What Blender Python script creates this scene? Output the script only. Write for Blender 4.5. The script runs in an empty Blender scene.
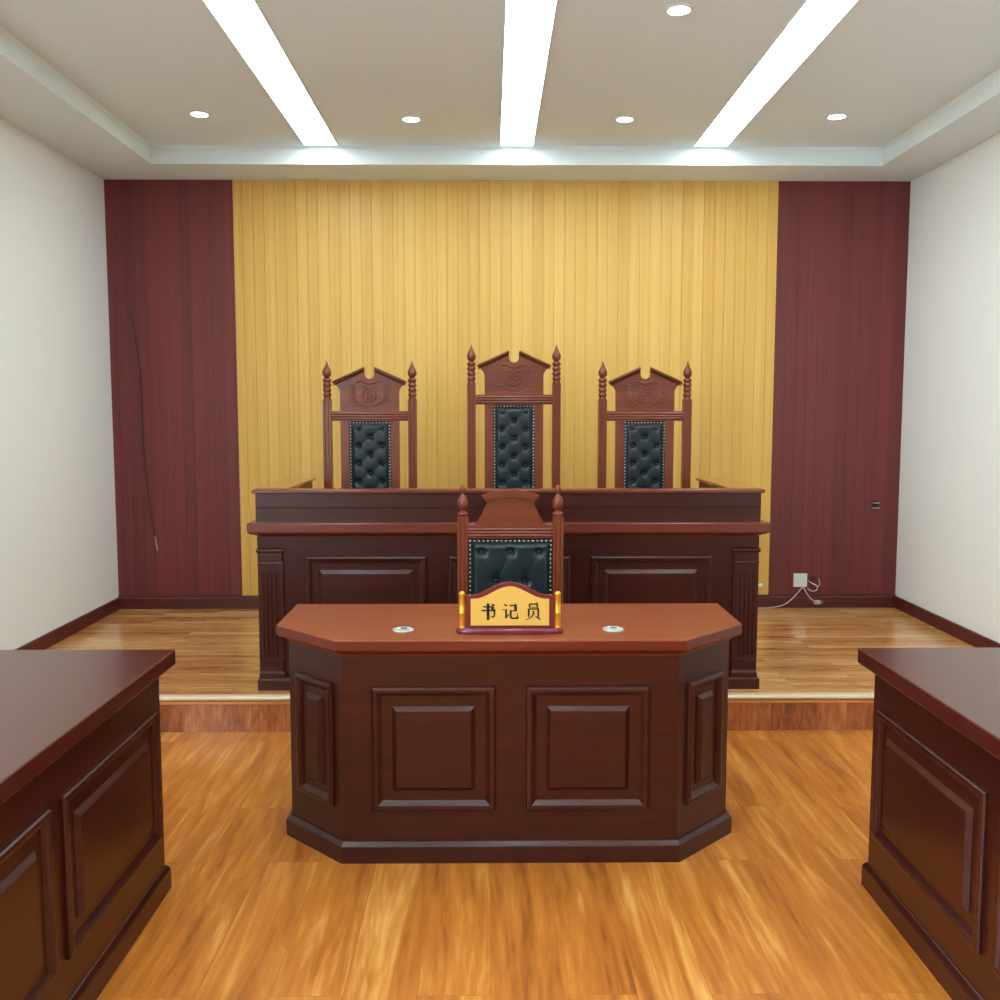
import bpy, bmesh, math, random
from mathutils import Vector, Matrix
from mathutils.geometry import tessellate_polygon
random.seed(7)
S = bpy.context.scene
COL = S.collection
PI = math.pi

# ------------------------------------------------------------------ materials
def newmat(name):
    m = bpy.data.materials.new(name); m.use_nodes = True
    return m, m.node_tree.nodes, m.node_tree.links, m.node_tree.nodes['Principled BSDF']

def srgb(r, g, b):
    f = lambda c: ((c/255+.055)/1.055)**2.4 if c/255 > .04045 else c/255/12.92
    return (f(r), f(g), f(b), 1)

def plain(name, col, rough=.5, metal=0, coat=0, spec=.5):
    m, n, l, p = newmat(name)
    p.inputs['Base Color'].default_value = col
    p.inputs['Roughness'].default_value = rough
    p.inputs['Metallic'].default_value = metal
    p.inputs['Coat Weight'].default_value = coat
    p.inputs['Specular IOR Level'].default_value = spec
    # faint unevenness of the finish
    t = n.new('ShaderNodeTexCoord'); z = n.new('ShaderNodeTexNoise'); z.inputs['Scale'].default_value = 9
    l.new(t.outputs['Object'], z.inputs['Vector'])
    mr = n.new('ShaderNodeMapRange'); mr.inputs['To Min'].default_value = max(0, rough-.04); mr.inputs['To Max'].default_value = rough+.04
    l.new(z.outputs['Fac'], mr.inputs['Value']); l.new(mr.outputs['Result'], p.inputs['Roughness'])
    return m

def emit(name, col, s):
    m, n, l, p = newmat(name)
    p.inputs['Base Color'].default_value = (.8, .8, .8, 1)
    p.inputs['Emission Color'].default_value = col
    p.inputs['Emission Strength'].default_value = s
    return m

def ramp(n, stops):
    r = n.new('ShaderNodeValToRGB'); e = r.color_ramp.elements
    while len(e) < len(stops): e.new(.5)
    for i, (p, c) in enumerate(stops): e[i].position = p; e[i].color = c
    return r

def wood(name, dark, mid, light, axis='X', rough=.32, scale=1.0, coat=.25, bump=.02, spec=.5):
    """veneer with the grain running along one axis of the object"""
    m, n, l, p = newmat(name)
    t = n.new('ShaderNodeTexCoord')
    mp = n.new('ShaderNodeMapping')
    s = {'X': (1.2, 14, 14), 'Y': (14, 1.2, 14), 'Z': (14, 14, 1.2)}[axis]
    mp.inputs['Scale'].default_value = [v*scale for v in s]
    l.new(t.outputs['Object'], mp.inputs['Vector'])
    a = n.new('ShaderNodeTexNoise'); a.inputs['Scale'].default_value = 1.6; a.inputs['Detail'].default_value = 5; a.inputs['Distortion'].default_value = .6
    l.new(mp.outputs['Vector'], a.inputs['Vector'])
    b = n.new('ShaderNodeTexNoise'); b.inputs['Scale'].default_value = 9; b.inputs['Detail'].default_value = 4
    l.new(mp.outputs['Vector'], b.inputs['Vector'])
    mx = n.new('ShaderNodeMix'); mx.data_type = 'FLOAT'; mx.inputs[0].default_value = .35
    l.new(a.outputs['Fac'], mx.inputs[2]); l.new(b.outputs['Fac'], mx.inputs[3])
    r = ramp(n, [(.3, dark), (.5, mid), (.72, light)])
    l.new(mx.outputs[0], r.inputs['Fac']); l.new(r.outputs['Color'], p.inputs['Base Color'])
    p.inputs['Roughness'].default_value = rough
    p.inputs['Specular IOR Level'].default_value = spec
    p.inputs['Coat Weight'].default_value = coat; p.inputs['Coat Roughness'].default_value = .18
    bp = n.new('ShaderNodeBump'); bp.inputs['Strength'].default_value = .25; bp.inputs['Distance'].default_value = bump*.02
    l.new(b.outputs['Fac'], bp.inputs['Height']); l.new(bp.outputs['Normal'], p.inputs['Normal'])
    return m

def boards(name, along, width, length, stops, rough, grain=(1.5, 22), joint=.35, vert=False, coat=.4, figure=1.0, mixf=.35, plankf=.6):
    """boards with joints: along = object axis the boards run on"""
    m, n, l, p = newmat(name)
    t = n.new('ShaderNodeTexCoord'); sp = n.new('ShaderNodeSeparateXYZ'); l.new(t.outputs['Object'], sp.inputs['Vector'])
    cm = n.new('ShaderNodeCombineXYZ')
    oth = {'X': 'Y', 'Y': 'X', 'Z': 'X'}[along]
    l.new(sp.outputs[along], cm.inputs['X']); l.new(sp.outputs[oth], cm.inputs['Y'])
    br = n.new('ShaderNodeTexBrick'); br.inputs['Scale'].default_value = 1
    br.inputs['Brick Width'].default_value = length; br.inputs['Row Height'].default_value = width
    br.inputs['Mortar Size'].default_value = .0012; br.inputs['Mortar Smooth'].default_value = .3; br.inputs['Bias'].default_value = 0
    br.offset = .37; br.inputs['Color1'].default_value = (0, 0, 0, 1); br.inputs['Color2'].default_value = (1, 1, 1, 1); br.inputs['Mortar'].default_value = (.5, .5, .5, 1)
    l.new(cm.outputs['Vector'], br.inputs['Vector'])
    # a different stretch of grain on every board
    sh = n.new('ShaderNodeVectorMath'); sh.operation = 'SCALE'; sh.inputs['Scale'].default_value = 13.7
    l.new(br.outputs['Color'], sh.inputs[0])
    ad = n.new('ShaderNodeVectorMath'); l.new(cm.outputs['Vector'], ad.inputs[0]); l.new(sh.outputs['Vector'], ad.inputs[1])
    mp = n.new('ShaderNodeMapping'); mp.inputs['Scale'].default_value = (grain[0], grain[1], 1)
    l.new(ad.outputs['Vector'], mp.inputs['Vector'])
    a = n.new('ShaderNodeTexNoise'); a.inputs['Scale'].default_value = 1; a.inputs['Detail'].default_value = 6; a.inputs['Roughness'].default_value = .62; a.inputs['Distortion'].default_value = 1.2*figure
    l.new(mp.outputs['Vector'], a.inputs['Vector'])
    b = n.new('ShaderNodeTexNoise'); b.inputs['Scale'].default_value = 5.5; b.inputs['Detail'].default_value = 3
    l.new(mp.outputs['Vector'], b.inputs['Vector'])
    mx = n.new('ShaderNodeMix'); mx.data_type = 'FLOAT'; mx.inputs[0].default_value = mixf
    l.new(a.outputs['Fac'], mx.inputs[2]); l.new(b.outputs['Fac'], mx.inputs[3])
    # board to board shift of tone
    bw = n.new('ShaderNodeRGBToBW'); l.new(br.outputs['Color'], bw.inputs['Color'])
    mr = n.new('ShaderNodeMapRange'); mr.inputs['To Min'].default_value = -.07*plankf; mr.inputs['To Max'].default_value = .07*plankf
    l.new(bw.outputs['Val'], mr.inputs['Value'])
    su = n.new('ShaderNodeMath'); l.new(mx.outputs[0], su.inputs[0]); l.new(mr.outputs['Result'], su.inputs[1])
    r = ramp(n, stops); l.new(su.outputs[0], r.inputs['Fac'])
    dk = n.new('ShaderNodeMix'); dk.data_type = 'RGBA'; dk.blend_type = 'MULTIPLY'
    ml = n.new('ShaderNodeMath'); ml.operation = 'MULTIPLY'; ml.inputs[1].default_value = joint
    l.new(br.outputs['Fac'], ml.inputs[0]); l.new(ml.outputs[0], dk.inputs[0])
    l.new(r.outputs['Color'], dk.inputs[6]); dk.inputs[7].default_value = (.25, .15, .1, 1)
    l.new(dk.outputs[2], p.inputs['Base Color'])
    p.inputs['Roughness'].default_value = rough; p.inputs['Coat Weight'].default_value = coat; p.inputs['Coat Roughness'].default_value = .12
    bp = n.new('ShaderNodeBump'); bp.inputs['Strength'].default_value = .15; bp.inputs['Distance'].default_value = .002
    l.new(b.outputs['Fac'], bp.inputs['Height']); l.new(bp.outputs['Normal'], p.inputs['Normal'])
    return m

def slatmat(name, period, c1, c2, c3, rough):
    """vertical slats, each with its own tone, with long vertical grain"""
    m, n, l, p = newmat(name)
    t = n.new('ShaderNodeTexCoord'); sp = n.new('ShaderNodeSeparateXYZ'); l.new(t.outputs['Object'], sp.inputs['Vector'])
    d = n.new('ShaderNodeMath'); d.operation = 'DIVIDE'; d.inputs[1].default_value = period; l.new(sp.outputs['X'], d.inputs[0])
    fl = n.new('ShaderNodeMath'); fl.operation = 'FLOOR'; l.new(d.outputs[0], fl.inputs[0])
    w = n.new('ShaderNodeTexWhiteNoise'); w.noise_dimensions = '1D'; l.new(fl.outputs[0], w.inputs['W'])
    mp = n.new('ShaderNodeMapping'); mp.inputs['Scale'].default_value = (60, 60, .9); l.new(t.outputs['Object'], mp.inputs['Vector'])
    a = n.new('ShaderNodeTexNoise'); a.inputs['Scale'].default_value = 1; a.inputs['Detail'].default_value = 4; l.new(mp.outputs['Vector'], a.inputs['Vector'])
    mx = n.new('ShaderNodeMix'); mx.data_type = 'FLOAT'; mx.inputs[0].default_value = .3
    l.new(a.outputs['Fac'], mx.inputs[2]); l.new(w.outputs['Value'], mx.inputs[3])
    r = ramp(n, [(.25, c1), (.5, c2), (.75, c3)]); l.new(mx.outputs[0], r.inputs['Fac'])
    l.new(r.outputs['Color'], p.inputs['Base Color']); p.inputs['Roughness'].default_value = rough
    return m

MAHOG_X = wood('mahogany_x', srgb(46, 14, 9), srgb(58, 18, 12), srgb(73, 25, 16), 'X', coat=.12, spec=.4)
MAHOG_Y = wood('mahogany_y', srgb(46, 14, 9), srgb(58, 18, 12), srgb(73, 25, 16), 'Y', coat=.12, spec=.4)
MAHOG_Z = wood('mahogany_z', srgb(46, 14, 9), srgb(58, 18, 12), srgb(73, 25, 16), 'Z', coat=.12, spec=.4)
TOP_LIT_X = wood('tabletop_x', srgb(124, 56, 28), srgb(138, 66, 34), srgb(152, 76, 40), 'X', rough=.3)  # same wood; overhead light and yellow wall reflection put into a lighter colour
TOP_Y = wood('tabletop_y', srgb(66, 24, 18), srgb(76, 28, 21), srgb(88, 34, 26), 'Y', rough=.26)
EDGE_SHADED_X = wood('desk_edge_shaded_x', srgb(88, 26, 12), srgb(102, 32, 15), srgb(118, 40, 19), 'X', rough=.34, coat=.15)  # same wood; shade of the upright edge put into a darker colour
TOP_B = wood('bench_top_x', srgb(92, 36, 22), srgb(106, 42, 26), srgb(120, 50, 30), 'X', rough=.28)
CAP_GLARE_Y = wood('wing_cap_glare_y', srgb(128, 52, 22), srgb(144, 62, 27), srgb(158, 72, 32), 'Y', rough=.16, coat=1)  # orange glare of the back wall put into the cap colour
CHAIR_Z = wood('chair_wood_z', srgb(96, 40, 20), srgb(113, 49, 25), srgb(130, 60, 32), 'Z', rough=.34, coat=.2)
CHAIR_X = wood('chair_wood_x', srgb(96, 40, 20), srgb(113, 49, 25), srgb(130, 60, 32), 'X', rough=.34, coat=.2)
LEATHER = plain('leather_black_green', srgb(20, 34, 38), .38, coat=.05, spec=.4)
BRASS = plain('nail_metal', srgb(206, 200, 180), .3, metal=1)
GOLD = plain('gold_metal', srgb(236, 170, 50), .3, metal=.7)
GOLDPL = plain('gold_plate', srgb(226, 186, 92), .38, metal=.25)
WINE = plain('wine_lacquer', srgb(104, 28, 40), .3, coat=.3)
INK = plain('black_ink', srgb(14, 12, 12), .5)
WHITE = plain('white_paint', srgb(226, 238, 241), .85, spec=.2)
WALLW = plain('side_wall_paint', srgb(236, 240, 240), .85, spec=.2)
PLAST = plain('white_plastic', srgb(222, 232, 232), .35)
CABLE = plain('pale_cable', srgb(190, 178, 172), .5)
DARKC = plain('dark_cable', srgb(30, 26, 30), .5)
REDPL = plain('red_plug', srgb(96, 14, 24), .4)
STEEL = plain('steel', srgb(190, 190, 188), .3, metal=1)
GROM = plain('grommet_plastic', srgb(172, 184, 178), .35)
GROMC = plain('grommet_cap', srgb(96, 112, 108), .4)
NOSE = plain('nosing_metal', srgb(222, 204, 172), .42, metal=.25)
NOSEB = plain('nosing_lip', srgb(206, 140, 74), .35, metal=.3)
BASEB = plain('baseboard_paint', srgb(84, 30, 28), .4)
YEL = slatmat('yellow_slats', .07, srgb(214, 168, 80), srgb(224, 182, 92), srgb(231, 193, 106), .42)
RED = slatmat('red_slats', .07, srgb(98, 40, 41), srgb(110, 46, 47), srgb(126, 50, 51), .42)
FLOOR = boards('laminate_floor', 'Y', .19, 1.2,
               [(.28, srgb(128, 66, 18)), (.42, srgb(176, 102, 34)), (.54, srgb(196, 121, 44)), (.70, srgb(228, 166, 84))], .3, grain=(.85, 9), figure=1.5, mixf=.3)
PLAT = boards('platform_floor', 'X', .062, .9,
              [(.30, srgb(160, 94, 48)), (.43, srgb(194, 132, 74)), (.54, srgb(212, 156, 94)), (.68, srgb(234, 190, 130))], .26, grain=(2.0, 16), joint=.25, plankf=1.5)
RISER = boards('riser_boards', 'Z', .12, 2,
               [(.32, srgb(116, 54, 22)), (.44, srgb(150, 80, 36)), (.56, srgb(172, 102, 52)), (.68, srgb(196, 130, 76))], .35, grain=(3, 13), joint=.3, plankf=1.6)
LIGHT = emit('strip_diffuser', (.86, .985, 1, 1), 6.2)
SPOT = emit('downlight_glow', (1, .97, .93, 1), 26)

# ------------------------------------------------------------------ mesh helpers
def obj(name, bm, m, parent=None, smooth=False):
    me = bpy.data.meshes.new(name)
    bmesh.ops.recalc_face_normals(bm, faces=bm.faces[:])
    bm.to_mesh(me); bm.free()
    if m: me.materials.append(m)
    o = bpy.data.objects.new(name, me); COL.objects.link(o)
    if parent: o.parent = parent
    if smooth:
        for p in me.polygons: p.use_smooth = True
        me.update()
        try: me.set_sharp_from_angle(angle=math.radians(smooth if smooth is not True else 40))
        except Exception: pass
    return o

def tag(o, label, cat, group=None):
    o['label'] = label; o['category'] = cat
    if group: o['group'] = group
    return o

def thing(name, label, cat, loc, rz=0, group=None):
    o = bpy.data.objects.new(name, None); COL.objects.link(o)
    o.empty_display_size = .1; o.location = loc; o.rotation_euler = (0, 0, rz)
    return tag(o, label, cat, group)

def struct(name, bm, m, smooth=False):
    o = obj(name, bm, m, None, smooth); o['kind'] = 'structure'; return o

def copy_tree(o, parent=None):
    c = o.copy(); COL.objects.link(c)
    if parent: c.parent = parent
    for ch in list(o.children): copy_tree(ch, c)
    return c

def NB(): return bmesh.new()

def box(bm, x0, x1, y0, y1, z0, z1, bev=0):
    r = bmesh.ops.create_cube(bm, size=1)
    vs = r['verts']
    for v in vs:
        v.co = ((x0+x1)/2+v.co.x*(x1-x0), (y0+y1)/2+v.co.y*(y1-y0), (z0+z1)/2+v.co.z*(z1-z0))
    if bev:
        es = list({e for v in vs for e in v.link_edges})
        bmesh.ops.bevel(bm, geom=es, offset=bev, segments=2, affect='EDGES', profile=.6)
    return bm

def ngon_loft(bm, rings, cap0=True, cap1=True, closed=True):
    """rings: lists of points with equal count"""
    R = [[bm.verts.new(p) for p in r] for r in rings]
    k = len(R[0])
    for a, b in zip(R, R[1:]):
        for i in range(k if closed else k-1):
            j = (i+1) % k
            bm.faces.new((a[i], a[j], b[j], b[i]))
    if cap0: bm.faces.new(R[0][::-1])
    if cap1: bm.faces.new(R[-1])
    return bm

def inset(poly, d):
    """mitred inset of a CCW convex polygon"""
    n = len(poly); out = []
    for i in range(n):
        p0, p1, p2 = [Vector(poly[(i+k-1) % n]) for k in range(3)]
        e1 = (p1-p0).normalized(); e2 = (p2-p1).normalized()
        n1 = Vector((-e1.y, e1.x)); n2 = Vector((-e2.y, e2.x))
        b = (n1+n2)/(1+n1.dot(n2))
        out.append(tuple(p1+b*d))
    return out

def stack(bm, poly, prof):
    """solid over a footprint; prof = [(z, inset), ...] from bottom to top"""
    return ngon_loft(bm, [[(x, y, z) for x, y in inset(poly, d)] for z, d in prof])

def rect(x0, x1, y0, y1): return [(x0, y0), (x1, y0), (x1, y1), (x0, y1)]

def lathe(bm, prof, seg=16, c=(0, 0, 0)):
    rings = [[(c[0]+r*math.cos(2*PI*i/seg), c[1]+r*math.sin(2*PI*i/seg), c[2]+z) for i in range(seg)] for z, r in prof]
    return ngon_loft(bm, rings)

def prism(bm, pts, a, b, axis='Y'):
    """outline extruded; for axis Y points are (x,z), for X points are (y,z)"""
    f = {'Y': lambda p, t: (p[0], t, p[1]), 'X': lambda p, t: (t, p[0], p[1]), 'Z': lambda p, t: (p[0], p[1], t)}[axis]
    A = [bm.verts.new(f(p, a)) for p in pts]; B = [bm.verts.new(f(p, b)) for p in pts]
    n = len(pts)
    for i in range(n):
        j = (i+1) % n; bm.faces.new((A[i], A[j], B[j], B[i]))
    for i, j, k in tessellate_polygon([[Vector((p[0], p[1], 0)) for p in pts]]):
        bm.faces.new((A[i], A[k], A[j])); bm.faces.new((B[i], B[j], B[k]))
    return bm

def tube(bm, pts, r, seg=8, closed=False):
    pts = [Vector(p) for p in pts]; rings = []
    n = len(pts)
    up = Vector((0, 0, 1))
    for i, p in enumerate(pts):
        d = (pts[min(i+1, n-1)]-pts[max(i-1, 0)]).normalized()
        ref = up if abs(d.z) < .9 else Vector((0, 1, 0))
        u = d.cross(ref).normalized(); v = d.cross(u)
        rr = r[i] if isinstance(r, (list, tuple)) else r
        rings.append([p+(u*math.cos(2*PI*k/seg)+v*math.sin(2*PI*k/seg))*rr for k in range(seg)])
    return ngon_loft(bm, rings)

def smoothline(ctrl, n=8):
    """Catmull-Rom through control points"""
    P = [Vector(c) for c in ctrl]; P = [P[0]*2-P[1]]+P+[P[-1]*2-P[-2]]
    out = []
    for i in range(1, len(P)-2):
        for k in range(n):
            t = k/n
            out.append(.5*((2*P[i])+(-P[i-1]+P[i+1])*t+(2*P[i-1]-5*P[i]+4*P[i+1]-P[i+2])*t*t+(-P[i-1]+3*P[i]-3*P[i+1]+P[i+2])*t**3))
    out.append(P[-2]); return out

def panel(parent, w, h, M, mat, fw=.034, rec=.034, bev=.013, hgt=.015):
    """moulded frame with a raised bevelled field; local x = across, local z = up, local -y = outward; M places it.
    Frame is a part, field is its sub-part."""
    def ring(d, o): return [M @ Vector(p) for p in ((-w/2+d, -o, -h/2+d), (w/2-d, -o, -h/2+d), (w/2-d, -o, h/2-d), (-w/2+d, -o, h/2-d))]
    k = fw
    bm = NB()
    ngon_loft(bm, [ring(0, -.002), ring(0, hgt*.55), ring(k*.10, hgt*.85), ring(k*.3, hgt), ring(k*.55, hgt*.95), ring(k*.72, hgt*.55), ring(k, .0015), ring(k, -.002)], cap0=False, cap1=False)
    fr = obj('panel_frame', bm, mat, parent)
    e = k+rec
    bm = NB()
    ngon_loft(bm, [ring(e, -.002), ring(e, .002), ring(e+bev, hgt*.9), ring(e+bev+.002, hgt*.95)], cap0=False, cap1=True)
    obj('raised_field', bm, mat, fr)
    return fr

# ------------------------------------------------------------------ the room
XL, XR, YB, YF = -2.50, 2.75, 6.55, -3.2
PZ, PY = .17, 4.50               # platform height and front edge
ZS, ZC = 2.99, 3.10              # soffit and tray ceiling
CX0, CX1, CY0, CY1 = -2.05, 2.40, -2.7, 6.13

struct('floor', box(NB(), XL-.1, XR+.1, YF-.1, PY, -.06, 0), FLOOR)
struct('floor_platform', box(NB(), XL-.1, XR+.1, PY-.0, YB+.1, -.06, PZ), PLAT)
r = struct('trim_1', box(NB(), XL, XR, PY-.012, PY, 0, PZ-.034), RISER)
bm = NB()     # rounded metal nosing along the step edge
prof = [(PY+.012, PZ+.004), (PY-.010, PZ+.004)]
prof += [(PY-.012-.013*math.sin(a), PZ-.009+.013*math.cos(a)) for a in [i*PI/6 for i in range(7)]]
prof += [(PY-.004, PZ-.024), (PY+.0, PZ-.024), (PY+.0, PZ), (PY+.012, PZ)]
prism(bm, prof, XL, XR, 'X'); struct('trim_2', bm, NOSE, 30)
struct('trim_3', box(NB(), XL, XR, PY-.018, PY, PZ-.038, PZ-.024, .003), NOSEB)

def slatwall(name, x0, x1, mat, gd=.0035, y=YB, z0=PZ, z1=ZS+.02, per=.07):
    """cladding: flat slats with narrow chamfered grooves and a shallow bead"""
    bm = NB(); pts = []
    x = math.ceil(x0/per)*per
    pts.append((x0, y-.012))
    while x < x1-.006:
        if x > x0+.006:
            pts += [(x-.0032, y-.012), (x-.0018, y-.012+gd), (x+.0018, y-.012+gd), (x+.0032, y-.012)]
        xb = x+per/2
        if xb+.004 < x1:
            pts += [(xb-.002, y-.012), (xb, y-.0115), (xb+.002, y-.012)]
        x += per
    pts += [(x1, y-.012)]
    a = [bm.verts.new((p[0], p[1], z0)) for p in pts]; b = [bm.verts.new((p[0], p[1], z1)) for p in pts]
    for i in range(len(pts)-1): bm.faces.new((a[i], a[i+1], b[i+1], b[i]))
    c = [bm.verts.new(q) for q in ((x0, y+.05, z0), (x0, y+.05, z1), (x1, y+.05, z0), (x1, y+.05, z1))]
    bm.faces.new((a[0], b[0], c[1], c[0])); bm.faces.new((a[-1], c[2], c[3], b[-1]))
    bm.faces.new((c[0], c[1], c[3], c[2]))
    return struct(name, bm, mat)
slatwall('wall_back', -1.67, 1.885, YEL)
slatwall('wall_back_left', XL, -1.67, RED, .0016)
slatwall('wall_back_right', 1.885, XR, RED, .0016)
def bprof(y, s): return [(y, PZ), (y-.030*s, PZ), (y-.030*s, PZ+.070), (y-.026*s, PZ+.080), (y-.018*s, PZ+.086), (y, PZ+.088)]
struct('baseboard_back', prism(NB(), bprof(YB-.004, 1), XL, XR, 'X'), BASEB)
ADDED_WIN = [(-2.75, -1.15), (-.65, .95)]; WZ0, WZ1 = .85, 2.65     # unseen windows added in the left wall to throw cool daylight on the ceiling
bm = NB()
for a, b in ((YF, ADDED_WIN[0][0]), (ADDED_WIN[0][1], ADDED_WIN[1][0]), (ADDED_WIN[1][1], YB+.1)): box(bm, XL-.1, XL, a, b, -.05, ZS+.2)
for a, b in ADDED_WIN: box(bm, XL-.1, XL, a, b, -.05, WZ0); box(bm, XL-.1, XL, a, b, WZ1, ZS+.2)
struct('wall_left', bm, WALLW)
GL, gn, gl, gp_ = newmat('added_window_glass')
tr = gn.new('ShaderNodeBsdfTransparent'); gs = gn.new('ShaderNodeBsdfGlossy'); gs.inputs['Roughness'].default_value = .02
ms = gn.new('ShaderNodeMixShader'); ms.inputs[0].default_value = .06
gl.new(tr.outputs[0], ms.inputs[1]); gl.new(gs.outputs[0], ms.inputs[2]); gl.new(ms.outputs[0], gn['Material Output'].inputs['Surface'])
for i, (a, b) in enumerate(ADDED_WIN):
    bm = NB(); c = (a+b)/2
    for y0, y1, z0, z1 in ((a, a+.05, WZ0, WZ1), (b-.05, b, WZ0, WZ1), (c-.03, c+.03, WZ0, WZ1), (a+.05, b-.05, WZ0, WZ0+.05), (a+.05, b-.05, WZ1-.05, WZ1)):
        box(bm, XL-.075, XL-.025, y0, y1, z0, z1, .003)
    wf = struct('added_window_%d' % (i+1), bm, PLAST)
    obj('added_window_pane', box(NB(), XL-.053, XL-.047, a+.05, b-.05, WZ0+.05, WZ1-.05), GL, wf)
    pl = bpy.data.lights.new('added_window_portal', 'AREA'); pl.shape = 'RECTANGLE'; pl.size = WZ1-WZ0; pl.size_y = b-a; pl.cycles.is_portal = True
    po = bpy.data.objects.new('added_window_portal', pl); COL.objects.link(po); po.location = (XL-.11, c, (WZ0+WZ1)/2); po.rotation_euler = (0, -PI/2, 0)
struct('wall_right', box(NB(), XR, XR+.1, YF, YB+.1, -.05, ZS+.2), WALLW)
struct('wall_front', box(NB(), XL-.1, XR+.1, YF-.1, YF, -.05, ZS+.2), plain('front_wall_paint', srgb(150, 118, 92), .8, spec=.2))
for nm, a, b in (('baseboard_left', XL, XL+.015), ('baseboard_right', XR-.015, XR)):
    bm = NB(); box(bm, a, b, YF, PY-.02, 0, .08, .003); box(bm, a, b, PY+.02, YB-.03, PZ, PZ+.08, .003); struct(nm, bm, BASEB)
# tray ceiling: soffit border, fascia with a small lip, recessed field
bm = NB()
O = [(XL-.1, YF-.1), (XR+.1, YF-.1), (XR+.1, YB+.1), (XL-.1, YB+.1)]
I = rect(CX0, CX1, CY0, CY1)
rg = [[(x, y, ZS) for x, y in O], [(x, y, ZS) for x, y in I], [(x, y, ZS+.008) for x, y in inset(I, -.004)],
      [(x, y, ZC-.02) for x, y in inset(I, -.006)], [(x, y, ZC) for x, y in inset(I, .004)]]
ngon_loft(bm, rg, cap0=False, cap1=True)
ngon_loft(bm, [[(x, y, ZS) for x, y in O], [(x, y, ZC+.15) for x, y in O]], cap0=False, cap1=True)
struct('ceiling', bm, WHITE)

# ------------------------------------------------------------------ lights
strips = [(-1.017, 'leftmost'), (.163, 'middle'), (1.337, 'rightmost')]
labs = ['long white ceiling strip light, leftmost of the three strips',
        'long white ceiling strip light running above the tallest chair, middle of the three strips',
        'long white ceiling strip light, rightmost of the three strips']
for (x, _), lab in zip(strips, labs):
    t = thing('strip_light', lab, 'ceiling light', (x, 6.095, ZC), 0, 'strip lights in the ceiling tray')
    L = 8.5; w = .098
    bm = NB()
    for a, b, c, d in ((-w-.006, -w, -L, 0), (w, w+.006, -L, 0), (-w, w, -L, -L+.006), (-w, w, -.006, 0)): box(bm, a, b, c, d, -.008, .0)
    obj('frame', bm, WHITE, t)
    obj('diffuser', box(NB(), -w, w, -L+.006, -.006, -.005, .0), LIGHT, t)
dl = [(-1.572, 5.49, 'small round downlight left of the left strip light, nearest the dark red wall'),
      (-.432, 5.57, 'small round downlight between the left and middle strip lights'),
      (.745, 5.56, 'small round downlight between middle and right strip lights, nearer the yellow wall'),
      (1.894, 5.50, 'small round downlight right of the right strip light'),
      (.758, 4.08, 'small round downlight between middle and right strip lights, at the top edge')]
first = None
for x, y, lab in dl:
    if first is None:
        t = thing('downlight', lab, 'ceiling light', (x, y, ZC), 0, 'round recessed downlights')
        bm = NB(); n = 24
        rr = [(.058, 0), (.058, -.004), (.052, -.007), (.045, -.006), (.043, -.001)]
        ngon_loft(bm, [[(r_*math.cos(2*PI*i/n), r_*math.sin(2*PI*i/n), z) for i in range(n)] for r_, z in rr], cap0=False, cap1=False)
        obj('trim_ring', bm, PLAST, t, True)
        obj('lens', lathe(NB(), [(-.0045, .02), (-.004, .040), (-.001, .043)], n), SPOT, t)
        first = t
    else:
        t = copy_tree(first); t['label'] = lab
    t.location = (x, y, ZC)

# ------------------------------------------------------------------ clerk's desk
DX = .068
desk = thing('clerk_desk', 'reddish-brown wooden desk with clipped front corners and moulded panels, standing in the middle foreground', 'desk', (DX, 3.12, 0))
HW, DEP, CH = .812, .605, .240
foot = [(-HW+CH, 0), (HW-CH, 0), (HW, CH), (HW, DEP), (-HW, DEP), (-HW, CH)]
dt = obj('desktop', stack(NB(), foot, [(.7565, .0015), (.7585, .0015), (.760, .003)]), TOP_LIT_X, desk)
obj('edge_moulding', stack(NB(), foot, [(.696, .040), (.700, .037), (.706, .034), (.713, .022), (.719, .009), (.724, .002), (.728, 0), (.7555, 0), (.7565, .001)]), EDGE_SHADED_X, dt)
obj('body', stack(NB(), foot, [(.02, .040), (.6965, .040)]), MAHOG_X, desk)
obj('plinth', stack(NB(), foot, [(0, .020), (.056, .020), (.060, .022), (.070, .034), (.072, .040)]), MAHOG_X, desk)
for cx in (-.255, .2555):
    panel(desk, .409, .422, Matrix.Translation((cx, .040, .387)), MAHOG_X)
for s in (-1, 1):
    # middle of the clipped face
    f2 = inset(foot, .040)
    a, b = (f2[1], f2[2]) if s == 1 else (f2[5], f2[0])
    mid = ((a[0]+b[0])/2, (a[1]+b[1])/2)
    M = Matrix.Translation((mid[0], mid[1], .387)) @ Matrix.Rotation(s*PI/4, 4, 'Z')
    panel(desk, .208, .422, M, MAHOG_Z, fw=.032, rec=.026, bev=.012)
for gx, lab in ((-.295, ''), (.419, '')):
    bm = lathe(NB(), [(.7595, .036), (.762, .036), (.7635, .034), (.7640, .031), (.7625, .029)], 28, (gx-DX, .155, 0))
    g = obj('cable_grommet', bm, GROM, desk, True)
    bm = NB(); prism(bm, [(gx-DX+.002+.012*math.cos(a), .168+.012*math.sin(a)*.9) for a in [i*PI/8 for i in range(16)]], .7622, .7645, 'Z')
    obj('grommet_slot', bm, GROMC, g)

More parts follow.
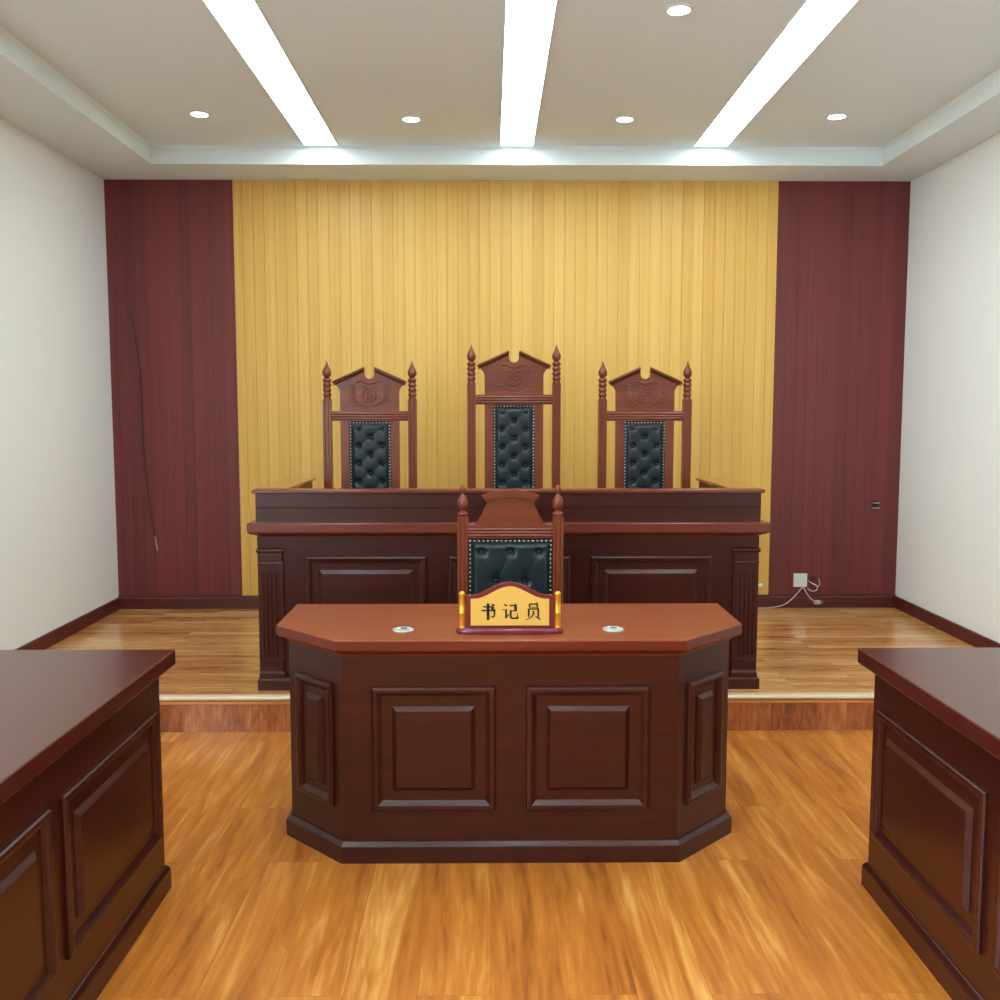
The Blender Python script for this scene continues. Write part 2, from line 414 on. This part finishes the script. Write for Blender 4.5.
# nameplate
np_ = thing('nameplate', 'gold desk nameplate lettered 书记员 on a wine-red base between two gold posts', 'nameplate', (.066, 3.235, .7602))
def oval(hx, hy, n=32):
    pts = []
    for i in range(n):
        a = 2*PI*i/n; c, s_ = math.cos(a), math.sin(a)
        pts.append((hx*abs(c)**.55*(1 if c >= 0 else -1), hy*abs(s_)**.8*(1 if s_ >= 0 else -1)))
    return pts
ov = oval(.180, .036)
bm = NB(); ngon_loft(bm, [[(x*k, y*k, z) for x, y in ov] for z, k in ((0, .985), (.003, 1), (.008, 1), (.013, .985), (.017, .93), (.018, .90))])
obj('base', bm, WINE, np_, 50)
def arch(x, hw, zs, zt):   # bracket-shaped top edge
    t = min(1, abs(x)/hw)
    return zs+(zt-zs)*(.5+.5*math.cos(PI*min(1, t*1.08)))
def archpoly(hw, zb, zs, zt, n=28):
    return [(-hw, zb), (hw, zb)]+[(hw-2*hw*i/n, arch(hw-2*hw*i/n, hw, zs, zt)) for i in range(n+1)]
obj('backboard', prism(NB(), archpoly(.148, .016, .125, .170), -.010, .012), WINE, np_)
gp = obj('face_plate', prism(NB(), archpoly(.131, .026, .116, .158), -.014, -.010), GOLDPL, np_)
for s in (-1, 1):
    bm = lathe(NB(), [(.016, .012), (.020, .012), (.022, .0103), (.062, .0103), (.064, .0115), (.070, .0115), (.072, .0103), (.128, .0103), (.130, .0112), (.134, .011), (.138, .008), (.140, .003)], 16, (s*.160, -.004, 0))
    obj('post', bm, GOLD, np_, 35)

def stroke_set(strokes, cx, cz, size, y0, y1):
    """each stroke is a polygon outline on a 100 x 100 grid"""
    bm = NB()
    for st in strokes:
        prism(bm, [(cx+(x-50)/100*size, cz+(z-50)/100*size) for x, z in st], y0, y1)
    return bm
def hz(x0, x1, y, t=8): return [(x0, y-t/2), (x1, y-t/2), (x1, y+t/2), (x1-5, y+t*1.6), (x1-10, y+t/2), (x0, y+t/2)]
def vt(x, y0, y1, t=17): return [(x-t/2, y0), (x+t/2, y0+2), (x+t/2, y1-3), (x-t/2, y1)]
def dot(x0, y0, x1, y1, w=12):
    dx, dy = x1-x0, y1-y0; L = math.hypot(dx, dy); nx, ny = -dy/L*w/2, dx/L*w/2
    return [(x0, y0), (x0+dx*.6+nx, y0+dy*.6+ny), (x1+nx*.6, y1+ny*.6), (x1-nx*.4, y1-ny*.4), (x0+dx*.5-nx*.7, y0+dy*.5-ny*.7)]
shu = [hz(16, 78, 78), vt(72, 56, 80), hz(5, 90, 55), [(79, 55), (90, 58), (88, 28), (84, 16), (74, 10), (60, 20), (60, 22), (74, 20), (78, 28)], vt(46, -2, 100, 17), dot(62, 97, 86, 84, 12)]
ji = [dot(8, 96, 28, 82, 12), [(0, 62), (30, 62), (30, 58), (0, 58)], [(18, 61), (30, 64), (29, 26), (44, 38), (45, 35), (24, 6), (16, 14), (18, 20)],
      hz(44, 86, 86), vt(80, 50, 88), [(50, 56), (82, 56), (82, 51), (50, 51)], [(46, 60), (57, 56), (57, 18), (60, 13), (84, 13), (88, 20), (91, 40), (94, 40), (94, 20), (100, 14), (94, 4), (58, 3), (48, 8), (46, 16)]]
yuan = [vt(27, 72, 97, 10), hz(27, 76, 94), vt(73, 72, 96, 10), [(27, 77), (73, 77), (73, 73), (27, 73)],
        vt(22, 16, 67, 11), hz(22, 82, 64), vt(79, 16, 66, 11), [(45, 54), (56, 52), (55, 34), (46, 18), (24, 4), (2, -3), (2, 0), (24, 10), (40, 24), (45, 36)], dot(56, 24, 92, 0, 13)]
for k, (ch, st) in enumerate((('character', shu), ('character', ji), ('character', yuan))):
    obj(ch, stroke_set(st, (-.0725, .0, .0765)[k]+.002, .074, .056, -.0152, -.0139), INK, gp)

# ------------------------------------------------------------------ chairs
def pad_mesh(w, h, t, buttons, nx, nz, z0, y):
    """tufted upholstery with dimples at the buttons and folds between neighbours; front faces -y"""
    bm = NB()
    sig = .011
    pairs = []
    for i, a in enumerate(buttons):
        for b in buttons[i+1:]:
            d = math.hypot(a[0]-b[0], a[1]-b[1])
            if d < .150 and abs(a[0]-b[0]) > .02 and abs(a[1]-b[1]) > .02: pairs.append((a, b))
    def depth(x, z):
        ex = min(x+w/2, w/2-x); ez = min(z-z0, z0+h-z); e = min(ex, ez)
        k = max(0, min(1, (e-.016)/.022)); f = .30+.70*math.sin(k*PI/2)
        if e < .002: f = 0
        d = t*f
        for bx, bz in buttons:
            q = (x-bx)**2+(z-bz)**2
            d -= t*.50*math.exp(-q/(2*sig*sig))+t*.10*math.exp(-q/(2*(sig*2.4)**2))
        for a, b in pairs:
            ax, az = a; vx, vz = b[0]-ax, b[1]-az; L2 = vx*vx+vz*vz
            s_ = max(0, min(1, ((x-ax)*vx+(z-az)*vz)/L2))
            q = (x-ax-s_*vx)**2+(z-az-s_*vz)**2
            d -= t*.04*math.exp(-q/(2*.006**2))
        return max(d, 0)
    G = [[bm.verts.new((-w/2+w*i/nx, y-depth(-w/2+w*i/nx, z0+h*j/nz), z0+h*j/nz)) for i in range(nx+1)] for j in range(nz+1)]
    for j in range(nz):
        for i in range(nx): bm.faces.new((G[j][i], G[j][i+1], G[j+1][i+1], G[j+1][i]))
    # back
    B = [bm.verts.new(p) for p in ((-w/2, y+.004, z0), (w/2, y+.004, z0), (w/2, y+.004, z0+h), (-w/2, y+.004, z0+h))]
    bm.faces.new(B)
    edge = [G[0][i] for i in range(nx+1)]; bm.faces.new(edge[::-1]+[B[0], B[1]][:2]) if False else None
    for ed, b0, b1 in (([G[0][i] for i in range(nx+1)], B[0], B[1]), ([G[j][nx] for j in range(nz+1)], B[1], B[2]),
                       ([G[nz][i] for i in range(nx, -1, -1)], B[2], B[3]), ([G[j][0] for j in range(nz, -1, -1)], B[3], B[0])):
        bm.faces.new(ed+[b1, b0])
    return bm

BTN = None; NAIL = None
def small(kind, parent, x, y, z, r, m):
    """button or nail head sharing one mesh per kind and radius"""
    key = '%s_%.4f' % (kind, r)
    me = bpy.data.meshes.get(key)
    if me is None:
        bm = NB(); bmesh.ops.create_uvsphere(bm, u_segments=10, v_segments=6, radius=r)
        for v in bm.verts: v.co.y *= .55
        me = bpy.data.meshes.new(key); bm.to_mesh(me); bm.free(); me.materials.append(m)
        for p in me.polygons: p.use_smooth = True
    o = bpy.data.objects.new(kind, me); COL.objects.link(o); o.parent = parent; o.location = (x, y, z)
    return o

def nails(parent, w, z0, h, y, sp, ins=.008):
    x0, x1, a, b = -w/2+ins, w/2-ins, z0+ins, z0+h-ins
    n = round((x1-x0)/sp); m_ = round((b-a)/sp)
    pts = [(x0+(x1-x0)*i/n, b) for i in range(n+1)]+[(x0+(x1-x0)*i/n, a) for i in range(n+1)]
    pts += [(x0, a+(b-a)*j/m_) for j in range(1, m_)]+[(x1, a+(b-a)*j/m_) for j in range(1, m_)]
    for x, z in pts: small('nail_head', parent, x, y, z, .0042, BRASS)
    return len(pts)

def reeded(x0, x1, yf, yb, z0, z1, n=3):
    """rail with horizontal beads on its front"""
    prof = [(yb, z0), (yf, z0)]
    h = z1-z0; b = h*.12
    for i in range(n):
        c = z0+b+(h-2*b)*(i+.5)/n; rr = (h-2*b)/n/2
        prof.append((yf, c-rr))
        for k in range(1, 6): a = -PI/2+PI*k/6; prof.append((yf-.005*math.cos(a), c+rr*.92*math.sin(a)))
        prof.append((yf, c+rr))
    prof += [(yf, z1), (yb, z1)]
    return prism(NB(), prof, x0, x1, 'X')

def fluted_post(w, z0, z1, cx, y0):
    """square post with two shallow grooves on its front"""
    h = w/2; g = .0025
    pts = [(-h, h), (-h, -h+.002), (-h+.002, -h), (-h*.52, -h), (-h*.42, -h+g), (-h*.32, -h), (h*.32, -h), (h*.42, -h+g), (h*.52, -h), (h-.002, -h), (h, -h+.002), (h, h)]
    return prism(NB(), [(cx+x, y0+y) for x, y in pts], z0, z1, 'Z')

def carved_relief(cz, sc, y):
    bm = NB(); r = .0027*sc
    def arc(cx, c, rx, rz, a0, a1, n=18): return [(cx+rx*math.cos(a0+(a1-a0)*i/n), y, c+rz*math.sin(a0+(a1-a0)*i/n)) for i in range(n+1)]
    k = .001*sc
    # wreath: a deep U with leaf ticks on both sides
    U = [(-62*k, y, cz+34*k), (-60*k, y, cz+5*k)]+[(62*k*math.cos(a), y, cz-2*k+44*k*math.sin(a)) for a in [PI+PI*i/16 for i in range(1, 16)]]+[(60*k, y, cz+5*k), (62*k, y, cz+34*k)]
    tube(bm, U, r)
    for s in (-1, 1):
        for i in range(8):
            z = cz+40*k-i*9.5*k; x = 72*k-max(0, i-4)*3*k
            tube(bm, [(s*(x-12*k), y, z-2*k), (s*x, y, z+1*k), (s*(x+14*k), y, z+2*k)], [r*.7, r*1.2, r*.5], 6)
        for i in range(3):
            a = PI*1.5+s*(.25+.27*i)
            x, z = 70*k*math.cos(a), cz-8*k+50*k*math.sin(a)
            tube(bm, [(x-9*k, y, z-1*k), (x, y, z-3*k), (x+9*k, y, z+1*k)], [r*.5, r, r*.5], 6)
    # scroll banner under the peak
    tube(bm, smoothline([(-52*k, y, cz+50*k), (-36*k, y, cz+57*k), (-18*k, y, cz+50*k), (0, y, cz+46*k), (18*k, y, cz+50*k), (36*k, y, cz+57*k), (52*k, y, cz+50*k)], 5), r*1.5)
    tube(bm, smoothline([(-30*k, y, cz+32*k), (-10*k, y, cz+29*k), (0, y, cz+25*k), (10*k, y, cz+29*k), (30*k, y, cz+32*k)], 5), r*1.1)
    # central medallion with a curl in it
    tube(bm, arc(0, cz-2*k, 27*k, 24*k, 0, 2*PI, 24), r*1.1)
    tube(bm, smoothline([(12*k, y, cz+8*k), (0, y, cz+13*k), (-11*k, y, cz+6*k), (-4*k, y, cz-1*k), (8*k, y, cz-4*k), (9*k, y, cz-12*k), (-2*k, y, cz-16*k), (-13*k, y, cz-11*k)], 5), r*1.2)
    return bm

def chair_base(t, w, depth, zs, lw, lmat=None):
    """seat frame, seat cushion, four legs and stretchers; back posts at y = 0, front at -depth"""
    lm = CHAIR_Z
    hx = w/2
    obj('seat_frame', box(NB(), -hx-.015, hx+.015, -depth-.01, -.028, zs-.085, zs-.02, .004), CHAIR_X, t)
    bm = NB(); stack(bm, rect(-hx-.005, hx+.005, -depth, -.034), [(zs-.02, .004), (zs-.005, 0), (zs+.02, .002), (zs+.038, .014), (zs+.046, .035), (zs+.049, .07)])
    obj('seat', bm, LEATHER, t, 60)
    for s in (-1, 1):
        bm = lathe(NB(), [(0, .016), (.03, .020), (.05, .014), (.07, .020), (zs*.55, .026), (zs-.12, .018), (zs-.11, .024), (zs-.085, .024)], 14, (s*(hx-.01), -depth+.02, 0))
        obj('leg', bm, lm, t, 40)
    obj('stretcher', box(NB(), -hx+.02, hx-.02, -depth+.01, -depth+.03, .16, .19, .003), CHAIR_X, t)

def judge_chair(name, label, dh):
    t = thing(name, label, 'chair', (0, 0, PZ), 0, 'high-backed judge chairs behind the bench')
    half = .237; w = .047
    zr0, zr1 = 1.272+dh, 1.327+dh                 # rail
    for s in (-1, 1):
        p = obj('back_post', fluted_post(w, 0, 1.392+dh, s*half, 0), CHAIR_Z, t)
        b = 1.392+dh
        pr = [(b-.001, .020), (b+.006, .021)]
        for i in range(4):
            z = b+.010+i*.027
            pr += [(z, .0190), (z+.004, .0185), (z+.009, .0230), (z+.015, .0242), (z+.021, .0230), (z+.025, .0190)]
        z = b+.118
        pr += [(z, .012), (z+.004, .014), (z+.014, .0225), (z+.026, .0255), (z+.038, .0238), (z+.052, .0172), (z+.068, .0090), (z+.082, .0045), (z+.095, .0012)]
        obj('finial', lathe(NB(), pr, 16, (s*half, 0, 0)), CHAIR_Z, p, 50)
    obj('top_rail', reeded(-half+w/2, half-w/2, -.018, .014, zr0, zr1), CHAIR_X, t)
    # crest with a broken pediment
    def crest(grow=0, lo=zr1):
        k = dh
        nk, ev, pk, nt = 1.447+k, 1.490+k, 1.571+k, 1.508+k
        R = [(.164, lo), (.164, nk-.012), (.167, nk), (.176, nk+.014), (.190, ev-.018), (.206, ev-.004), (.202, ev+.004)]
        R += [(.031, pk+.0)]
        R += [(.027, pk-.012), (.0275, nt+.026), (.027, nt+.022)]
        arc_ = [(.027*math.cos(a), nt+.022+.025*math.sin(a)) for a in [-PI*i/10 for i in range(1, 10)]]
        return R+arc_+[(-x, z) for x, z in R[::-1]]
    cr = obj('crest', prism(NB(), crest(), -.012, .012), CHAIR_X, t)
    # two mouldings along the pediment slopes
    for s in (-1, 1):
        for off, th, ya, yb_ in ((0, .0125, -.020, -.034), (-.0165, .0075, -.013, -.024)):
            z0, z1 = 1.492+dh+off, 1.571+dh+off
            xa, xb = .204-(.006 if off else 0), .030
            def sec(x, z, t): return [(s*x, -.011, z), (s*x, ya, z), (s*x, yb_, z-t*.62), (s*x, yb_+.003, z-t), (s*x, -.011, z-t)]
            bm = ngon_loft(NB(), [sec(xb, z1-.002, th), sec(xa, z0, th)])
            obj('pediment_moulding', bm, CHAIR_X, cr)
    obj('carved_emblem', carved_relief(1.416+dh, 1.36, -.0128), CHAIR_X, cr, True)
    # panel below the rail: stiles, lower rail and upholstery
    for s in (-1, 1):
        a, b = (s*.116, s*.164)
        obj('stile', box(NB(), min(a, b), max(a, b), -.012, .012, .50, zr0, .002), CHAIR_Z, t)
    obj('lower_rail', box(NB(), -half+w/2, half-w/2, -.014, .012, .555, .605, .003), CHAIR_X, t)
    zb = .605; h = zr0-.001-zb
    rows = []
    z = zr0-.042; k = 0
    while z > zb+.03:
        rows += [(-.066, z), (.066, z)] if k % 2 == 0 else [(0, z)]
        z -= .050; k += 1
    pd = obj('back_cushion', pad_mesh(.234, h, .022, rows, 64, 150, zb, .0), LEATHER, t, True)
    for x, z in rows: small('button', pd, x, -.012, z, .0085, LEATHER)
    n = nails(pd, .234, zb, h, -.0105, .0182)
    obj('back_board', box(NB(), -.117, .117, .004, .012, .56, zr0), CHAIR_X, t)
    chair_base(t, .50, .46, .46, .04)
    return t
jl = judge_chair('judge_chair', 'carved high-backed chair with green-black tufted leather, leftmost of the three behind the bench', 0)
jl.location = (-.670, 5.50, PZ)
jr = copy_tree(jl); jr.location = (.866, 5.50, PZ)
jr['label'] = 'carved high-backed chair with green-black tufted leather, rightmost of the three behind the bench'
jc = judge_chair('judge_chair', 'tallest carved high-backed chair with tufted leather, in the middle behind the bench', .091)
jc.location = (.134, 5.50, PZ)

# clerk's chair
ck = thing('clerk_chair', 'wooden chair with arched crest and wide black leather back, right behind the front desk', 'chair', (.0875, 4.20, 0))
half, w = .205, .046
for s in (-1, 1):
    p = obj('back_post', fluted_post(w, 0, 1.046, s*half, 0), CHAIR_Z, ck)
    b = 1.046
    pr = [(b-.001, .022), (b+.004, .0225), (b+.006, .0195), (b+.009, .0225), (b+.014, .0235), (b+.018, .0215), (b+.021, .0140), (b+.026, .0125), (b+.031, .0150),
          (b+.036, .0195), (b+.046, .0222), (b+.058, .0232), (b+.070, .0226), (b+.080, .0190), (b+.088, .0130), (b+.094, .0080), (b+.099, .0075), (b+.104, .0100), (b+.112, .0128), (b+.120, .0132), (b+.128, .0110), (b+.134, .0060), (b+.137, .0015)]
    obj('finial', lathe(NB(), pr, 18, (s*half, 0, 0)), CHAIR_Z, p, 50)
obj('top_rail', reeded(-half+w/2, half-w/2, -.018, .014, .953, 1.004, 3), CHAIR_X, ck)
for s in (-1, 1):
    obj('bracket', box(NB(), min(s*.155, s*.182), max(s*.155, s*.182), -.017, .012, 1.003, 1.012, .002), CHAIR_X, ck)
def crest2():
    R = [(.155, 1.003), (.150, 1.010)]
    R += [(.143, 1.022), (.134, 1.036), (.125, 1.052), (.117, 1.068), (.109, 1.084), (.103, 1.096), (.100, 1.107)]
    R += [(.105, 1.117), (.114, 1.127), (.125, 1.137)]
    n = 9
    T = [(.124-.248*i/(2*n), 1.137+.025*(1-((.124-.248*i/(2*n))/.124)**2)) for i in range(1, 2*n)]
    return R+T+[(-x, z) for x, z in R[::-1]]
cr = obj('crest', prism(NB(), crest2(), -.012, .012), CHAIR_X, ck)
n = 14
up = [(-.125+.25*i/n, 1.138+.025*(1-((-.125+.25*i/n)/.125)**2)) for i in range(n+1)]
lo = [(-.101+.202*i/n, 1.110+.022*(1-((-.101+.202*i/n)/.101)**2)) for i in range(n+1)]
obj('crest_cap', prism(NB(), lo+up[::-1], -.021, -.012), CHAIR_X, cr)
cw, zb, h = .366, .560, .391
pd_b = []
for r_ in range(3):
    z = .896-.128*r_
    pd_b += [(-.124, z), (0, z), (.124, z)] if r_ % 2 == 0 else [(-.062, z), (.062, z)]
pd = obj('back_cushion', pad_mesh(cw, h, .034, [(x, z) for x, z in pd_b], 90, 96, zb, -.002), LEATHER, ck, True)
for x, z in pd_b: small('button', pd, x, -.015, z, .0095, LEATHER)
nails(pd, cw, zb, h, -.0135, .0195, .009)
obj('back_board', box(NB(), -half+w/2, half-w/2, .002, .012, .53, .953), CHAIR_X, ck)
obj('lower_rail', box(NB(), -half+w/2, half-w/2, -.014, .012, .515, .560, .003), CHAIR_X, ck)
chair_base(ck, .43, .42, .45, .04)

# ------------------------------------------------------------------ judges' bench on the platform
BX0, BX1 = -1.102, 1.280
BY = 4.610
bench = thing('judges_bench', 'long dark mahogany bench with raised screen and fluted end pilasters, standing on the platform', 'bench', ((BX0+BX1)/2, BY, PZ))
cx = (BX0+BX1)/2
def L(x0, x1, y0, y1): return rect(x0-cx, x1-cx, y0-BY, y1-BY)
Z = lambda z: z-PZ
BE = 5.44
obj('front_board', stack(NB(), L(BX0, BX1, BY, BY+.03), [(Z(.17), 0), (Z(.906), 0)]), MAHOG_X, bench)
for a, b in ((BX0, BX0+.03), (BX1-.03, BX1)):
    obj('side_board', stack(NB(), L(a, b, BY+.03, BE), [(0, 0), (Z(.906), 0)]), MAHOG_Y, bench)
obj('worktop', stack(NB(), L(-1.137, 1.318, 4.560, 5.16), [(Z(.906), .046), (Z(.910), .043), (Z(.915), .034), (Z(.922), .014), (Z(.929), .004), (Z(.934), 0), (Z(.971), 0), (Z(.975), .003)]), TOP_B, bench)
for s, a, b in ((-1, -1.137, -.95), (1, 1.13, 1.318)):
    obj('side_worktop', stack(NB(), L(a, b, 5.16, BE+.02), [(Z(.906), .02), (Z(.934), 0), (Z(.971), 0), (Z(.975), .003)]), MAHOG_Y, bench)
# screen above the worktop
sc = obj('screen', prism(NB(), [(4.690-BY, Z(.975)), (4.618-BY, Z(.975)), (4.618-BY, Z(1.040)), (4.6205-BY, Z(1.042)), (4.6205-BY, Z(1.044)), (4.618-BY, Z(1.046)), (4.618-BY, Z(1.112)), (4.690-BY, Z(1.112))], -1.108-cx, 1.286-cx, 'X'), MAHOG_X, bench)
for a, b in ((-1.108, -.985), (1.163, 1.286)):
    obj('screen_wing', stack(NB(), L(a, b, 4.690, BE-.01), [(Z(.975), 0), (Z(1.112), 0)]), MAHOG_Y, bench)
bm = NB()
stack(bm, L(-1.121, 1.300, 4.602, 4.700), [(Z(1.112), .004), (Z(1.115), 0), (Z(1.126), 0), (Z(1.129), .003)])
obj('screen_cap', bm, TOP_B, bench)
for a, b in ((-1.121, -.968), (1.146, 1.300)):
    obj('wing_cap', stack(NB(), L(a, b, 4.700, BE), [(Z(1.112), .004), (Z(1.115), 0), (Z(1.126), 0), (Z(1.129), .003)]), CAP_GLARE_Y, bench)
obj('plinth', stack(NB(), L(BX0-.006, BX1+.010, BY-.026, BE), [(0, 0), (Z(.218), 0), (Z(.226), .004), (Z(.232), .014)]), MAHOG_X, bench)
for a in (-.879, -.198, .476):
    panel(bench, .580, .500, Matrix.Translation((a+.290-cx, 0, Z(.565))), MAHOG_X, fw=.036, rec=.032, bev=.016, hgt=.016)
for a, b in ((BX0, -.976), (1.152, BX1)):
    # fluted shaft
    bm = NB(); yf, yb = -.016, 0
    x0, x1 = a-cx+.004, b-cx-.004
    pts = [(x0, yb), (x0, yf)]
    nf = 4; m0 = .018; span = (x1-x0-2*m0)
    for i in range(nf):
        c = x0+m0+span*(i+.5)/nf; hw = span/nf*.36
        pts += [(c-hw, yf)]+[(c-hw*math.cos(q), yf+.0045*math.sin(q)) for q in [PI*j/6 for j in range(1, 6)]]+[(c+hw, yf)]
    pts += [(x1, yf), (x1, yb)]
    prism(bm, pts, Z(.33), Z(.740), 'Z')
    box(bm, x0, x1, yf, yb, Z(.740), Z(.782)); box(bm, x0, x1, yf, yb, Z(.310), Z(.33))
    sh = obj('pilaster', bm, MAHOG_Z, bench)
    bm = NB()
    q = rect(a-cx-.002, b-cx+.002, -.026, 0)
    stack(bm, q, [(Z(.778), .012), (Z(.782), .004), (Z(.788), .006), (Z(.791), .010), (Z(.830), .010), (Z(.834), .002), (Z(.843), 0), (Z(.847), .001), (Z(.855), .012)])
    obj('capital', bm, MAHOG_X, sh)
    bm = NB()
    stack(bm, q, [(Z(.228), .004), (Z(.250), .004), (Z(.262), .012), (Z(.305), .012), (Z(.310), .006), (Z(.316), .014)])
    obj('pilaster_base', bm, MAHOG_X, sh)

# ------------------------------------------------------------------ side tables
def side_table(label, X, s):
    """X = inner edge of the top; s = -1 left of the clerk desk, +1 right; local origin at the inner far corner"""
    t = thing('side_table', label, 'table', (X, 3.01, 0), 0)
    Lg, W = 1.62, .60
    def F(): return rect(0, W, -Lg, 0) if s > 0 else rect(-W, 0, -Lg, 0)
    obj('tabletop', stack(NB(), F(), [(.690, .040), (.698, .036), (.704, .018), (.711, .003), (.716, 0), (.757, 0), (.760, .003)]), TOP_Y, t)
    obj('body', stack(NB(), F(), [(.02, .040), (.690, .040)]), MAHOG_Y, t)
    obj('plinth', stack(NB(), F(), [(0, .026), (.062, .026), (.067, .028), (.078, .036), (.08, .040)]), MAHOG_Y, t)
    for k in range(2):
        yc = -.075-.345-k*.73
        M = Matrix.Translation((s*.040, yc, .387)) @ Matrix.Rotation(-s*PI/2, 4, 'Z')
        panel(t, .66, .405, M, MAHOG_Y)
    M = Matrix.Translation((s*W/2, -.040, .387)) @ Matrix.Rotation(PI, 4, 'Z')
    panel(t, .40, .43, M, MAHOG_X)
    return t
side_table('dark wooden side table with moulded panels, cut off by the left edge of the photo', -.982, -1)
side_table('dark wooden side table with moulded panels, corner showing at the right edge of the photo', 1.155, 1)

# ------------------------------------------------------------------ small things on the back wall
yw = YB-.012
ot = thing('wall_outlet', 'square white socket plate low on the dark red wall, right of the bench', 'socket', (2.098, yw, .357))
obj('cover_plate', box(NB(), -.046, .046, -.012, 0, -.046, .046, .003), PLAST, ot)
obj('plug_face', box(NB(), -.030, .030, -.015, -.012, -.030, .030, .002), PLAST, ot)
bm = NB()
tube(bm, smoothline([(2.115, yw-.010, .312), (2.09, yw-.018, .285), (2.04, yw-.03, .235), (1.98, yw-.045, .197), (1.90, yw-.055, .180), (1.80, yw-.055, .1755), (1.60, yw-.05, .1755)], 8), .0042)
tag(obj('power_cable', bm, CABLE, None, True), 'pale cable sagging from the white socket to the floor and running left', 'cable')
bm = NB()
tube(bm, smoothline([(2.118, yw-.010, .315), (2.128, yw-.03, .285), (2.150, yw-.04, .250), (2.175, yw-.045, .225), (2.200, yw-.045, .214)], 8), .0036)
lc = tag(obj('plugged_cable', bm, CABLE, None, True), 'short grey cable hanging from the white socket with a plug at its end', 'cable')
bm = NB(); box(bm, 2.180, 2.225, yw-.060, yw-.032, .200, .226, .006)
for z in (.206, .218): box(bm, 2.225, 2.243, yw-.049, yw-.043, z-.002, z+.002)
obj('plug', bm, CABLE, lc)
bm = NB()
tube(bm, smoothline([(2.150, yw-.008, .352), (2.185, yw-.03, .330), (2.215, yw-.03, .318), (2.225, yw-.02, .350), (2.208, yw-.008, .376)], 8), .0034)
tube(bm, smoothline([(2.145, yw-.02, .300), (2.170, yw-.04, .288), (2.200, yw-.04, .296), (2.204, yw-.03, .322), (2.178, yw-.012, .338)], 8), .0034)
tag(obj('coiled_cord', bm, CABLE, None, True), 'thin looped cord curling beside the right edge of the white socket', 'cord')
tag(obj('wall_plug', box(NB(), 2.165, 2.212, yw-.020, yw, .358, .384, .003), REDPL), 'small dark red box on the wall just right of the white socket', 'junction box')
k = thing('door_bumper', 'tiny white round bumper at the foot of the yellow slat wall, right of the bench', 'bumper', (1.833, yw, .318))
bm = NB(); lathe(bm, [(0, .016), (.004, .018), (.009, .016), (.012, .009), (.013, .003)], 18)
bmesh.ops.rotate(bm, verts=bm.verts, matrix=Matrix.Rotation(PI/2, 3, 'X')); obj('knob', bm, PLAST, k, 45)
hk = thing('wall_hook', 'small metal wall bracket on the dark red wall at the right edge of the photo', 'hook', (2.590, yw, .867))
obj('back_plate', box(NB(), -.020, .020, -.004, 0, -.030, .030, .0015), DARKC, hk)
for z in (-.018, .016):
    bm = NB(); tube(bm, [(-.022, -.006, z), (-.022, -.022, z), (.022, -.022, z), (.022, -.006, z)], .005); obj('bar', bm, STEEL, hk, True)
bm = NB()
wc = smoothline([(-2.355, yw-.006, 2.16), (-2.325, yw-.006, 1.95), (-2.300, yw-.006, 1.69), (-2.300, yw-.007, 1.40), (-2.292, yw-.007, 1.15), (-2.262, yw-.008, .80), (-2.240, yw-.010, .66)], 8)
tube(bm, wc, .0026)
hc = tag(obj('hanging_cord', bm, DARKC, None, True), 'thin dark cord hanging down the dark red wall panel at the left', 'cord')
bm = NB(); tube(bm, [wc[-1], (-2.232, yw-.011, .60), (-2.226, yw-.012, .565)], [.0038, .0050, .0040]); e = obj('cord_tip', bm, CABLE, hc, True); e['label'] = 'pale bare end of the cord'

# ------------------------------------------------------------------ camera, world, view
cam = bpy.data.cameras.new('camera'); cam.sensor_width = 36; cam.lens = 980/1000*36; cam.clip_start = .05
co = bpy.data.objects.new('camera', cam); COL.objects.link(co)
co.location = (0, 0, 1.503)
co.rotation_euler = (PI/2-math.atan(90/980), 0, -math.radians(.585))
S.camera = co
wd = bpy.data.worlds.new('world'); S.world = wd; wd.use_nodes = True
wd.node_tree.nodes['Background'].inputs['Color'].default_value = (.78, .92, 1, 1)
wd.node_tree.nodes['Background'].inputs['Strength'].default_value = 9
S.view_settings.view_transform = 'Standard'; S.view_settings.look = 'None'
S.view_settings.exposure = .95; S.view_settings.gamma = 1
S.view_settings.use_curve_mapping = False
